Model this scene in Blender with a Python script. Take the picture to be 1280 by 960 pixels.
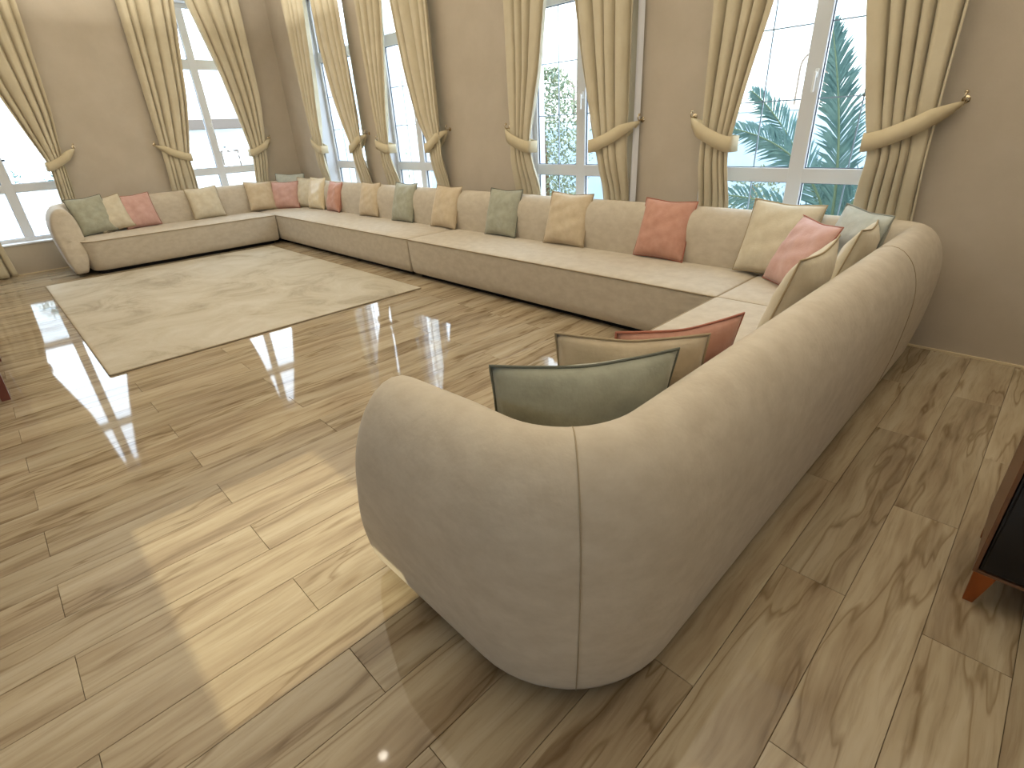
import bpy, bmesh, math, random
import numpy as np
from mathutils import Vector, Matrix
PI = math.pi
for _o in list(bpy.data.objects): bpy.data.objects.remove(_o)
SC = bpy.context.scene
COL = SC.collection

# ------------------------------------------------------------------ camera
YAW, PITCH, ROLL, FPX, CAMH = -0.81346, 0.46142, 0.052655, 649.73, 1.55
cy_, sy_, cp_, sp_, cr_, sr_ = math.cos(YAW), math.sin(YAW), math.cos(PITCH), math.sin(PITCH), math.cos(ROLL), math.sin(ROLL)
fw = Vector((sy_*cp_, cy_*cp_, -sp_)); rt0 = Vector((cy_, -sy_, 0)); dn0 = fw.cross(rt0)
rt = cr_*rt0 + sr_*dn0; dn = -sr_*rt0 + cr_*dn0
cam = bpy.data.cameras.new('camera'); camo = bpy.data.objects.new('camera', cam); COL.objects.link(camo)
m3 = Matrix((rt, -dn, -fw)).transposed()
camo.matrix_world = Matrix.Translation((0, 0, CAMH)) @ m3.to_4x4()
cam.sensor_width = 36; cam.lens = 36*FPX/1280; cam.clip_start = .05; cam.clip_end = 200
SC.camera = camo

# ------------------------------------------------------------------ world, sun, exposure
W = bpy.data.worlds.new('world'); SC.world = W; W.use_nodes = True
wn = W.node_tree; bg = wn.nodes['Background']
tc = wn.nodes.new('ShaderNodeTexCoord'); sx = wn.nodes.new('ShaderNodeSeparateXYZ'); cr = wn.nodes.new('ShaderNodeValToRGB')
wn.links.new(tc.outputs['Generated'], sx.inputs[0]); wn.links.new(sx.outputs['Z'], cr.inputs[0])
cr.color_ramp.elements[0].position = 0; cr.color_ramp.elements[0].color = (.93, .97, 1, 1)
cr.color_ramp.elements[1].position = .9; cr.color_ramp.elements[1].color = (.66, .82, 1, 1)
wn.links.new(cr.outputs[0], bg.inputs[0]); bg.inputs[1].default_value = 6.8
sun = bpy.data.lights.new('sun', 'SUN'); sun.energy = 3.4; sun.angle = math.radians(.3); sun.color = (1, .83, .52)
suno = bpy.data.objects.new('sun', sun); COL.objects.link(suno)
SUN_TAN = .65
suno.rotation_euler = Vector((0, 1, -SUN_TAN)).to_track_quat('-Z', 'Y').to_euler()
VS = SC.view_settings
VS.view_transform = 'Standard'; VS.look = 'None'; VS.gamma = 1; VS.use_curve_mapping = False; VS.exposure = 0.0

# room numbers
XL, YB, XR, YR, ZC = -9.97, 4.42, 3.2, -3.5, 4.0      # left wall, back wall, right wall, rear wall, ceiling
WT = .34                                             # wall thickness

def portal(loc, rot, w, h):
    L = bpy.data.lights.new('window_portal', 'AREA'); L.shape = 'RECTANGLE'; L.size = w; L.size_y = h
    L.cycles.is_portal = True
    o = bpy.data.objects.new('window_portal', L); COL.objects.link(o); o.location = loc; o.rotation_euler = rot

# added room fill without a fixture: unseen area lights wash the ceiling
for (x, y, sx_, sy_c, e) in ((-6.4, 1.6, 5.5, 4.6, 225), (-.7, 2.2, 3.8, 3.6, 155)):
    L = bpy.data.lights.new('ceiling_fill', 'AREA'); L.shape = 'RECTANGLE'; L.size = sx_; L.size_y = sy_c; L.energy = e; L.color = (1, .955, .85)
    o = bpy.data.objects.new('ceiling_fill', L); COL.objects.link(o); o.location = (x, y, ZC-1.0); o.rotation_euler = (PI, 0, 0)

# ------------------------------------------------------------------ materials
def mat(name, col, rough=.6, spec=.5, metal=0, **k):
    m = bpy.data.materials.new(name); m.use_nodes = True
    b = m.node_tree.nodes['Principled BSDF']
    b.inputs['Base Color'].default_value = (*col, 1); b.inputs['Roughness'].default_value = rough
    b.inputs['Specular IOR Level'].default_value = spec; b.inputs['Metallic'].default_value = metal
    return m
def N(m, t, **kw):
    n = m.node_tree.nodes.new(t)
    for k, v in kw.items():
        if k in n.inputs: n.inputs[k].default_value = v
        else: setattr(n, k, v)
    return n
def L_(m, a, b): m.node_tree.links.new(a, b)
def srgb(r, g, b):
    f = lambda c: (c/255/12.92) if c/255 <= .04045 else ((c/255+.055)/1.055)**2.4
    return (f(r), f(g), f(b))
def mottled(name, c1, c2, scale, rough=.8, bump=.1, bscale=400, spec=.2, detail=5, stretch=(1, 1, 1), sheen=0, p0=.35, p1=.65, weave=False):
    m = mat(name, c1, rough, spec); b = m.node_tree.nodes['Principled BSDF']
    t = N(m, 'ShaderNodeTexCoord'); mp = N(m, 'ShaderNodeMapping'); mp.inputs['Scale'].default_value = stretch
    L_(m, t.outputs['Object'], mp.inputs[0])
    n1 = N(m, 'ShaderNodeTexNoise', Scale=scale, Detail=detail, Roughness=.6); L_(m, mp.outputs[0], n1.inputs['Vector'])
    r = N(m, 'ShaderNodeValToRGB'); r.color_ramp.elements[0].position = p0; r.color_ramp.elements[1].position = p1
    r.color_ramp.elements[0].color = (*c1, 1); r.color_ramp.elements[1].color = (*c2, 1)
    L_(m, n1.outputs['Fac'], r.inputs[0]); L_(m, r.outputs[0], b.inputs['Base Color'])
    if bump:
        if weave:
            w1 = N(m, 'ShaderNodeTexWave', Scale=bscale, Distortion=.6); w1.bands_direction = 'Z'
            w2 = N(m, 'ShaderNodeTexWave', Scale=bscale, Distortion=.6); w2.bands_direction = 'DIAGONAL'
            L_(m, t.outputs['Object'], w1.inputs[0]); L_(m, t.outputs['Object'], w2.inputs[0])
            mx = N(m, 'ShaderNodeMath', operation='ADD'); L_(m, w1.outputs['Fac'], mx.inputs[0]); L_(m, w2.outputs['Fac'], mx.inputs[1]); src = mx.outputs[0]
        else:
            n2 = N(m, 'ShaderNodeTexNoise', Scale=bscale, Detail=2); L_(m, t.outputs['Object'], n2.inputs['Vector']); src = n2.outputs['Fac']
        bp = N(m, 'ShaderNodeBump', Strength=bump, Distance=.004); L_(m, src, bp.inputs['Height']); L_(m, bp.outputs[0], b.inputs['Normal'])
    if sheen: b.inputs['Sheen Weight'].default_value = sheen; b.inputs['Sheen Roughness'].default_value = .5
    return m

M_WALL = mottled('beige_wallpaper', srgb(186, 174, 156), srgb(193, 181, 164), 3, .75, .12, 60, .25, weave=True)
M_CEIL = mat('ceiling_paint', srgb(225, 218, 205), .8, .2)
M_PVC = mat('white_window_frame', srgb(214, 214, 216), .35, .5)
M_REVEAL = mat('white_reveal_plaster', srgb(214, 214, 218), .6, .3)
M_TRIM = mat('light_floor_trim', srgb(222, 205, 172), .4, .4)
M_GROUT = mat('dark_joint', srgb(112, 94, 74), .7, .2)
M_SOFA = mottled('beige_suede_upholstery', srgb(187, 175, 156), srgb(198, 187, 169), 11, .82, .25, 55, .15, stretch=(1, 1, 1.6), sheen=.15)
M_SEAM = mat('upholstery_seam_thread', srgb(166, 151, 127), .85, .1)
M_SEATP = mat('seat_piping', srgb(158, 143, 118), .85, .1)
M_BLACK = mat('black_plinth', (.006, .005, .005), .6, .2)
M_CURT = mottled('cream_linen_curtain', srgb(201, 189, 162), srgb(208, 197, 171), 5, .8, .15, 120, .2, sheen=.2)
M_CURTB = mottled('cream_linen_tieback', srgb(202, 188, 156), srgb(209, 196, 166), 5, .8, .15, 120, .2)
M_BRASS = mat('chrome_brass_hook', srgb(196, 180, 150), .22, .6, 1)
M_BARS = mat('grey_glazing_bar', srgb(160, 168, 178), .5, .4)
M_GASKET = mat('black_window_gasket', srgb(70, 78, 92), .6, .3)
M_HANDLE = mat('white_window_handle', srgb(232, 232, 230), .3, .5)
M_WHITEW = mottled('white_render', srgb(236, 239, 240), srgb(243, 245, 246), 2, .8, .1, 40)
M_PALE = mottled('pale_blue_grey_render', srgb(176, 192, 204), srgb(186, 201, 212), 2, .8, .1, 40)
M_GREYBAND = mat('taupe_stone_band', srgb(110, 98, 88), .8, .2)
M_GROUND = mottled('pale_paving', srgb(190, 184, 172), srgb(205, 200, 190), 1.5, .8, .1, 30)
M_DARKGL = mat('dark_far_window', srgb(60, 70, 80), .1, .6)
M_LEAF = mottled('palm_leaflet_green', srgb(88, 118, 114), srgb(112, 140, 132), 8, .6, 0, spec=.3)
M_RACH = mat('palm_rachis', srgb(110, 125, 96), .6, .3)
M_TRUNK = mottled('palm_trunk_brown', srgb(96, 78, 58), srgb(128, 106, 80), 12, .9, .5, 30)
M_BUSH = mottled('bush_leaf_green', srgb(84, 98, 78), srgb(150, 152, 118), 6, .6, 0, spec=.3)
M_REDW = mottled('reddish_brown_wood', srgb(96, 50, 40), srgb(120, 66, 52), 6, .4, .1, 60, .5, stretch=(1, 1, .2))
M_COPPER = mat('copper_metal', srgb(176, 108, 66), .25, .5, .9)
M_BLK = mat('black_gloss_lacquer', (.004, .004, .006), .18, .4)
M_WALNUT = mat('brown_edge_trim', srgb(110, 74, 50), .35, .5)
M_PLASTIC = mat('plastic_white', srgb(225, 222, 215), .4, .5)

# thin window glass: mostly clear with a Fresnel sheen
M_GLASS = bpy.data.materials.new('window_glass'); M_GLASS.use_nodes = True
nt = M_GLASS.node_tree; nt.nodes.remove(nt.nodes['Principled BSDF'])
tr = nt.nodes.new('ShaderNodeBsdfTransparent'); tr.inputs[0].default_value = (.93, .97, 1, 1)
gl = nt.nodes.new('ShaderNodeBsdfGlossy'); gl.inputs['Roughness'].default_value = .02
lw = nt.nodes.new('ShaderNodeLayerWeight'); lw.inputs[0].default_value = .5
fr = nt.nodes.new('ShaderNodeMath'); fr.operation = 'POWER'; fr.inputs[1].default_value = 5
nt.links.new(lw.outputs['Facing'], fr.inputs[0])
mxs = nt.nodes.new('ShaderNodeMixShader')
nt.links.new(fr.outputs[0], mxs.inputs[0]); nt.links.new(tr.outputs[0], mxs.inputs[1]); nt.links.new(gl.outputs[0], mxs.inputs[2])
nt.links.new(mxs.outputs[0], nt.nodes['Material Output'].inputs[0])

def lamp_mat(name, col, s):
    m = mat(name, col); b = m.node_tree.nodes['Principled BSDF']
    b.inputs['Emission Color'].default_value = (*col, 1); b.inputs['Emission Strength'].default_value = s; return m

# polished wood-look tile
def plank_material():
    m = mat('wood_look_porcelain', (.5, .4, .3), .045, .36); b = m.node_tree.nodes['Principled BSDF']
    t = N(m, 'ShaderNodeTexCoord'); oi = N(m, 'ShaderNodeObjectInfo')
    cb = N(m, 'ShaderNodeCombineXYZ')
    for i, k in enumerate((37.0, 61.0, 23.0)):
        mu = N(m, 'ShaderNodeMath', operation='MULTIPLY'); mu.inputs[1].default_value = k; L_(m, oi.outputs['Random'], mu.inputs[0]); L_(m, mu.outputs[0], cb.inputs[i])
    add = N(m, 'ShaderNodeVectorMath', operation='ADD'); L_(m, t.outputs['Object'], add.inputs[0]); L_(m, cb.outputs[0], add.inputs[1])
    # slow warp so grain bends around knots
    mpw = N(m, 'ShaderNodeMapping'); mpw.inputs['Scale'].default_value = (5, 1.6, 1); L_(m, add.outputs[0], mpw.inputs[0])
    nw = N(m, 'ShaderNodeTexNoise', Scale=1.0, Detail=2); L_(m, mpw.outputs[0], nw.inputs['Vector'])
    sb = N(m, 'ShaderNodeVectorMath', operation='SUBTRACT'); sb.inputs[1].default_value = (.5, .5, .5); L_(m, nw.outputs['Color'], sb.inputs[0])
    scv = N(m, 'ShaderNodeVectorMath', operation='MULTIPLY'); scv.inputs[1].default_value = (.085, .06, 0); L_(m, sb.outputs[0], scv.inputs[0])
    ad2 = N(m, 'ShaderNodeVectorMath', operation='ADD'); L_(m, add.outputs[0], ad2.inputs[0]); L_(m, scv.outputs[0], ad2.inputs[1])
    # broad streaks
    mp1 = N(m, 'ShaderNodeMapping'); mp1.inputs['Scale'].default_value = (9, .9, 1); L_(m, ad2.outputs[0], mp1.inputs[0])
    n1 = N(m, 'ShaderNodeTexNoise', Scale=1.0, Detail=4, Roughness=.6); L_(m, mp1.outputs[0], n1.inputs['Vector'])
    # fine grain
    mp2 = N(m, 'ShaderNodeMapping'); mp2.inputs['Scale'].default_value = (60, 3.5, 1); L_(m, ad2.outputs[0], mp2.inputs[0])
    n2 = N(m, 'ShaderNodeTexNoise', Scale=1.0, Detail=4, Roughness=.65); L_(m, mp2.outputs[0], n2.inputs['Vector'])
    r1 = N(m, 'ShaderNodeValToRGB'); e = r1.color_ramp.elements
    e[0].position = .32; e[0].color = (*srgb(141, 122, 97), 1); e[1].position = .66; e[1].color = (*srgb(186, 171, 146), 1)
    x = e.new(.43); x.color = (*srgb(163, 145, 119), 1); x = e.new(.54); x.color = (*srgb(177, 161, 134), 1)
    L_(m, n1.outputs['Fac'], r1.inputs[0])
    r2 = N(m, 'ShaderNodeValToRGB'); e = r2.color_ramp.elements; e[0].position = .28; e[0].color = (.74, .70, .66, 1); e[1].position = .52; e[1].color = (1, 1, 1, 1)
    L_(m, n2.outputs['Fac'], r2.inputs[0])
    mx = N(m, 'ShaderNodeMix', data_type='RGBA', blend_type='MULTIPLY'); mx.inputs[0].default_value = .8
    L_(m, r1.outputs[0], mx.inputs[6]); L_(m, r2.outputs[0], mx.inputs[7])
    # dark vein lines: thin bands of the warped streak noise
    mp3 = N(m, 'ShaderNodeMapping'); mp3.inputs['Scale'].default_value = (7, .8, 1); mp3.inputs['Location'].default_value = (3, 5, 2); L_(m, ad2.outputs[0], mp3.inputs[0])
    n3 = N(m, 'ShaderNodeTexNoise', Scale=1.0, Detail=3, Roughness=.55); L_(m, mp3.outputs[0], n3.inputs['Vector'])
    r3 = N(m, 'ShaderNodeValToRGB'); e = r3.color_ramp.elements; e[0].position = .55; e[0].color = (1, 1, 1, 1); e[1].position = .585; e[1].color = (.56, .49, .40, 1)
    x = e.new(.60); x.color = (.93, .91, .89, 1); x = e.new(.7); x.color = (1, 1, 1, 1)
    L_(m, n3.outputs['Fac'], r3.inputs[0])
    mx2 = N(m, 'ShaderNodeMix', data_type='RGBA', blend_type='MULTIPLY'); mx2.inputs[0].default_value = .85
    L_(m, mx.outputs[2], mx2.inputs[6]); L_(m, r3.outputs[0], mx2.inputs[7])
    # knots
    mp4 = N(m, 'ShaderNodeMapping'); mp4.inputs['Scale'].default_value = (3.6, 1.35, 1); L_(m, ad2.outputs[0], mp4.inputs[0])
    vo = N(m, 'ShaderNodeTexVoronoi', Scale=1.0); L_(m, mp4.outputs[0], vo.inputs['Vector'])
    r4 = N(m, 'ShaderNodeValToRGB'); e = r4.color_ramp.elements; e[0].position = .03; e[0].color = (.48, .38, .28, 1); e[1].position = .16; e[1].color = (1, 1, 1, 1)
    x = e.new(.07); x.color = (.74, .67, .58, 1); x = e.new(.10); x.color = (.92, .9, .87, 1)
    L_(m, vo.outputs['Distance'], r4.inputs[0])
    mx3 = N(m, 'ShaderNodeMix', data_type='RGBA', blend_type='MULTIPLY'); mx3.inputs[0].default_value = .7
    L_(m, mx2.outputs[2], mx3.inputs[6]); L_(m, r4.outputs[0], mx3.inputs[7])
    # each plank its own overall tone
    r5 = N(m, 'ShaderNodeMapRange'); r5.inputs['To Min'].default_value = .84; r5.inputs['To Max'].default_value = 1.03; L_(m, oi.outputs['Random'], r5.inputs['Value'])
    hs = N(m, 'ShaderNodeHueSaturation'); hs.inputs['Saturation'].default_value = 1.0; L_(m, r5.outputs[0], hs.inputs['Value']); L_(m, mx3.outputs[2], hs.inputs['Color'])
    L_(m, hs.outputs[0], b.inputs['Base Color'])
    return m
M_PLANK = plank_material()

def rug_material():
    m = mat('mottled_beige_rug', (.5, .4, .3), .95, .05); b = m.node_tree.nodes['Principled BSDF']
    t = N(m, 'ShaderNodeTexCoord')
    n1 = N(m, 'ShaderNodeTexNoise', Scale=1.6, Detail=7, Roughness=.68, Distortion=.8); L_(m, t.outputs['Object'], n1.inputs['Vector'])
    r1 = N(m, 'ShaderNodeValToRGB'); e = r1.color_ramp.elements
    e[0].position = .33; e[0].color = (*srgb(156, 143, 120), 1); e[1].position = .66; e[1].color = (*srgb(196, 187, 169), 1)
    x = e.new(.48); x.color = (*srgb(184, 173, 150), 1)
    L_(m, n1.outputs['Fac'], r1.inputs[0]); L_(m, r1.outputs[0], b.inputs['Base Color'])
    n2 = N(m, 'ShaderNodeTexNoise', Scale=160, Detail=2); L_(m, t.outputs['Object'], n2.inputs['Vector'])
    bp = N(m, 'ShaderNodeBump', Strength=.4, Distance=.004); L_(m, n2.outputs['Fac'], bp.inputs['Height']); L_(m, bp.outputs[0], b.inputs['Normal'])
    b.inputs['Sheen Weight'].default_value = .2
    return m
M_RUG = rug_material()
M_RUGB = mat('rug_bound_edge', srgb(160, 146, 122), .9, .1)

# ------------------------------------------------------------------ helpers
def tag(o, label=None, cat=None, group=None, kind=None):
    if label: o['label'] = label
    if cat: o['category'] = cat
    if group: o['group'] = group
    if kind: o['kind'] = kind
    return o
def meshobj(name, verts, faces, m, parent=None, smooth=True, sharp=None):
    me = bpy.data.meshes.new(name); me.from_pydata([tuple(v) for v in verts], [], faces); me.update()
    me.materials.append(m)
    if smooth:
        me.polygons.foreach_set('use_smooth', [True]*len(me.polygons))
        if sharp: me.set_sharp_from_angle(angle=math.radians(sharp))
    o = bpy.data.objects.new(name, me); COL.objects.link(o)
    if parent: o.parent = parent
    return o
def empty(name, loc=(0, 0, 0), rz=0, label=None, cat=None, group=None):
    o = bpy.data.objects.new(name, None); COL.objects.link(o); o.location = loc; o.rotation_euler = (0, 0, rz); o.empty_display_size = .1
    return tag(o, label, cat, group)
class MB:
    def __init__(s): s.v = []; s.f = []
    def box(s, a, b):
        x0, y0, z0 = (min(a[i], b[i]) for i in range(3)); x1, y1, z1 = (max(a[i], b[i]) for i in range(3)); n = len(s.v)
        s.v += [(x0,y0,z0),(x1,y0,z0),(x1,y1,z0),(x0,y1,z0),(x0,y0,z1),(x1,y0,z1),(x1,y1,z1),(x0,y1,z1)]
        s.f += [tuple(n+i for i in q) for q in ((0,3,2,1),(4,5,6,7),(0,1,5,4),(1,2,6,5),(2,3,7,6),(3,0,4,7))]
        return s
    def bbox(s, a, b, r=.004):
        "box with chamfered edges"
        bm = bmesh.new(); MB_ = MB().box(a, b)
        vs = [bm.verts.new(v) for v in MB_.v]
        for f in MB_.f: bm.faces.new([vs[i] for i in f])
        bmesh.ops.bevel(bm, geom=list(bm.edges), offset=r, segments=1, affect='EDGES')
        n = len(s.v); bm.verts.index_update()
        s.v += [tuple(v.co) for v in bm.verts]; s.f += [tuple(n+v.index for v in f.verts) for f in bm.faces]; bm.free(); return s
    def rings(s, rings, closed=True, cap0=True, cap1=True):
        n = len(s.v); k = len(rings[0])
        for r in rings: s.v += [tuple(p) for p in r]
        for i in range(len(rings)-1):
            for j in range(k if closed else k-1):
                a = n+i*k+j; b = n+i*k+(j+1) % k
                s.f.append((a, b, b+k, a+k))
        if closed and cap0: s.f.append(tuple(n+j for j in range(k))[::-1])
        if closed and cap1: s.f.append(tuple(n+(len(rings)-1)*k+j for j in range(k)))
        return s
    def tube(s, pts, r, sides=6, closed=False):
        pts = [Vector(p) for p in pts]; rs = r if isinstance(r, (list, tuple)) else [r]*len(pts); rings = []
        up = None; n = len(pts)
        for i, p in enumerate(pts):
            a = pts[(i-1) % n] if (closed or i > 0) else p; b = pts[(i+1) % n] if (closed or i < n-1) else p
            t = (b-a).normalized() if (b-a).length > 1e-9 else Vector((0, 0, 1))
            if up is None:
                up = Vector((0, 0, 1)) if abs(t.z) < .9 else Vector((1, 0, 0))
            u = (up-t*up.dot(t)).normalized(); up = u; w = t.cross(u)
            rings.append([p+(u*math.cos(2*PI*j/sides)+w*math.sin(2*PI*j/sides))*rs[i] for j in range(sides)])
        if closed: rings.append(rings[0])
        return s.rings(rings, True, not closed, not closed)
    def build(s, name, m, parent=None, smooth=False, sharp=None): return meshobj(name, s.v, s.f, m, parent, smooth, sharp)

# ------------------------------------------------------------------ floor
floor = tag(MB().box((XL-.1, YR-.1, -.12), (XR+.1, YB+.1, -.010)).build('floor', M_GROUT), kind='structure')
PW, PL, GX, GY = .2235, 1.3335, .0008, .0008
def plank_mesh(w, l):
    return MB().bbox((-w/2+GX, -l/2+GY, -.009), (w/2-GX, l/2-GY, 0), .0010)
pm_cache = {}
k0 = int(math.floor((XL+.153)/PW)); k1 = int(math.ceil((XR+.153)/PW))
random.seed(3)
row_list = []
for k in range(k0, k1):
    x0 = max(-.153+PW*k, XL); x1 = min(-.153+PW*(k+1), XR)
    if x1-x0 < .02: continue
    base = -.287 if k % 2 == 0 else .383
    n0 = math.floor((YR-base)/PL); y = base+n0*PL
    while y < YB-.01:
        a, b = max(y, YR), min(y+PL, YB)
        if b-a > .02: row_list.append((x0, x1, a, b))
        y += PL
# the planks nearest the camera (and in view) are parts; the strip behind the camera is one joined part
def near(r): return r[3] > -.95 and r[0] < 1.0
rest = MB(); npl = 0
for (x0, x1, a, b) in row_list:
    if near((x0, x1, a, b)) and npl < 298:
        npl += 1
        key = (round(x1-x0, 3), round(b-a, 3))
        if key not in pm_cache:
            q = plank_mesh(x1-x0, b-a); o = q.build('plank', M_PLANK, floor); pm_cache[key] = o.data
        else:
            o = bpy.data.objects.new('plank', pm_cache[key]); COL.objects.link(o); o.parent = floor
        o.location = ((x0+x1)/2, (a+b)/2, 0)
    else: rest.bbox((x0+GX, a+GY, -.009), (x1-GX, b-GY, 0), .001)
if rest.v: tag(rest.build('planks_beyond_view', M_PLANK, floor), kind='stuff')

# ------------------------------------------------------------------ walls with openings
WIN_B = [(-8.25, 1.30), (-6.42, 1.30), (-3.655, 1.32), (-1.545, 1.40)]       # centre X, width on the back wall
WIN_L = [(.40, 1.30), (3.145, 1.30)]                                         # centre Y, width on the left wall
Z0, Z1 = .39, 3.42
def wall_segments(lo, hi, openings, z0, z1):
    "list of (a0,a1,z0,z1) solid rectangles"
    out = []; cur = lo
    for (a, b, oz0, oz1) in sorted(openings):
        out.append((cur, a, 0, ZC))
        if oz0 > 0: out.append((a, b, 0, oz0))
        out.append((a, b, oz1, ZC)); cur = b
    out.append((cur, hi, 0, ZC)); return out
w = MB()
for (a, b, c, d) in wall_segments(XL-WT, XR+WT, [(c-wd/2, c+wd/2, Z0, Z1) for c, wd in WIN_B], 0, ZC): w.box((a, YB, c), (b, YB+WT, d))
tag(w.build('wall_back', M_WALL), kind='structure')
w = MB()
for (a, b, c, d) in wall_segments(YR, YB, [(c-wd/2, c+wd/2, Z0, Z1) for c, wd in WIN_L], 0, ZC): w.box((XL-WT, a, c), (XL, b, d))
tag(w.build('wall_left', M_WALL), kind='structure')
# rear wall behind the camera: two high slot windows, unseen, added to shape the sun patches
RZ0, RZ1 = SUN_TAN*(0-YR)+.0, SUN_TAN*(.97-YR)
REAR = [(-2.53, -1.28), (-.27, .75)]
w = MB()
for (a, b, c, d) in wall_segments(XL-WT, XR+WT, [(a, b, RZ0, RZ1) for a, b in REAR], 0, ZC): w.box((a, YR-.12, c), (b, YR, d))
tag(w.build('wall_rear', M_WALL), kind='structure')
# right wall with a wide glazed opening out of view, added for extra daylight
w = MB()
for (a, b, c, d) in wall_segments(YR-.12, YB, [(-2.9, -2.0, .1, 2.3)], 0, ZC): w.box((XR, a, c), (XR+WT, b, d))
tag(w.build('wall_right', M_WALL), kind='structure')
tag(MB().box((XL-WT, YR-.12, ZC), (XR+WT, YB+WT, ZC+.2)).build('ceiling', M_CEIL), kind='structure')
tag(MB().box((XL, YB-.010, 0), (XR, YB, .014)).build('baseboard_back', M_TRIM), kind='structure')
tag(MB().box((XL, YR, 0), (XL+.010, YB-.010, .014)).build('baseboard_left', M_TRIM), kind='structure')

# white plaster lining of the reveals and the windows
def window(idx, axis, c, wd, bars):
    """axis 'b': on back wall (u = x, outward +y); axis 'l': on left wall (u = y, outward -x)"""
    def P(u, d, z): return (u, YB+d, z) if axis == 'b' else (XL-d, u, z)
    def B(mb, u0, u1, d0, d1, z0, z1, r=.004):
        a, b = P(u0, d0, z0), P(u1, d1, z1)
        mb.bbox(a, b, r) if r else mb.box(a, b)
    u0, u1 = c-wd/2, c+wd/2
    root = MB()
    t = .012
    for q in ((u0, u0+t, Z0, Z1), (u1-t, u1, Z0, Z1), (u0, u1, Z1-t, Z1), (u0, u1, Z0, Z0+t)):
        B(root, q[0], q[1], .004, WT+.01, q[2], q[3], 0)
    win = tag(root.build('window_%d' % idx, M_REVEAL), kind='structure')
    D0, D1 = .17, .24
    f = MB(); i0, i1 = u0+t, u1-t; zz0, zz1 = Z0+t, Z1-t; fw_ = .055
    for q in ((i0, i0+fw_, zz0, zz1), (i1-fw_, i1, zz0, zz1), (i0, i1, zz0, zz0+fw_), (i0, i1, zz1-fw_, zz1)): B(f, q[0], q[1], D0, D1, q[2], q[3])
    f.build('window_frame', M_PVC, win)
    mu = MB(); B(mu, c-.055, c+.055, D0-.004, D1, zz0+fw_, zz1-fw_); mu.build('mullion', M_PVC, win)
    for (a, b) in ((1.045, 1.15), (2.56, 2.69)):
        q = MB(); B(q, i0+fw_, i1-fw_, D0-.002, D1, a, b); q.build('transom', M_PVC, win)
    rows = ((zz0+fw_, 1.045), (1.15, 2.56), (2.69, zz1-fw_))
    for (a, b) in ((i0+fw_, c-.055), (c+.055, i1-fw_)):
        for ri, (za, zb) in enumerate(rows):
            g = MB(); B(g, a, b, D0+.035, D0+.041, za, zb, 0); pane = g.build('pane', M_GLASS, win)
            k = MB(); s = .005
            for q in ((a, a+s, za, zb), (b-s, b, za, zb), (a, b, za, za+s), (a, b, zb-s, zb)): B(k, q[0], q[1], D0+.022, D0+.034, q[2], q[3], 0)
            k.build('gasket', M_GASKET, pane)
            if bars:
                k = MB(); r = .0045; m_ = (a+b)/2
                B(k, m_-r, m_+r, D0+.042, D0+.05, za, zb, 0)
                for z in ((1.62, 2.09) if ri == 1 else ()): B(k, a, b, D0+.042, D0+.05, z-r, z+r, 0)
                k.build('glazing_bar', M_BARS, pane)
            elif ri == 1:
                pass
    h = MB(); z = 1.78
    B(h, c+.015, c+.04, D0-.02, D0-.004, z-.03, z+.03); B(h, c+.02, c+.036, D0-.05, D0-.03, z-.12, z+.01); B(h, c+.022, c+.034, D0-.032, D0-.018, z-.006, z+.006, .001)
    h.build('window_handle', M_HANDLE, win)
    # sill board
    s = MB(); B(s, u0, u1, -.012, D0, Z0-.004+.004, Z0+.022); s.build('window_sill', M_PVC, win)
    rot = (PI/2, 0, 0) if axis == 'b' else (PI/2, 0, PI/2)
    loc = P(c, WT+.03, (Z0+Z1)/2)
    # portals shine along local -Z: into the room
    rot = Vector((0, -1, 0)).to_track_quat('-Z', 'Y').to_euler() if axis == 'b' else Vector((1, 0, 0)).to_track_quat('-Z', 'Y').to_euler()
    portal(loc, rot, wd, Z1-Z0)
window(1, 'l', *WIN_L[0], False); window(2, 'l', *WIN_L[1], False)
for i, (c, wd) in enumerate(WIN_B): window(3+i, 'b', c, wd, True)
for i, (a, b) in enumerate(REAR):
    r = MB()
    for q in ((a, a+.0, RZ0, RZ1),): pass
    r.box((a, YR-.07, RZ0), (b, YR-.064, RZ1)); o = tag(r.build('window_%d' % (7+i), M_GLASS), kind='structure')  # glass of the added slots that let the sun patches in
    portal(((a+b)/2, YR-.14, (RZ0+RZ1)/2), Vector((0, 1, 0)).to_track_quat('-Z', 'Y').to_euler(), b-a, RZ1-RZ0)
r = MB(); r.box((XR+.15, -2.9, .1), (XR+.156, -2.0, 2.3)); tag(r.build('window_9', M_GLASS), kind='structure')  # unseen glazing added to bring in fill daylight
portal((XR+WT+.02, -2.45, 1.2), Vector((-1, 0, 0)).to_track_quat('-Z', 'Y').to_euler(), .9, 2.2)

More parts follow.
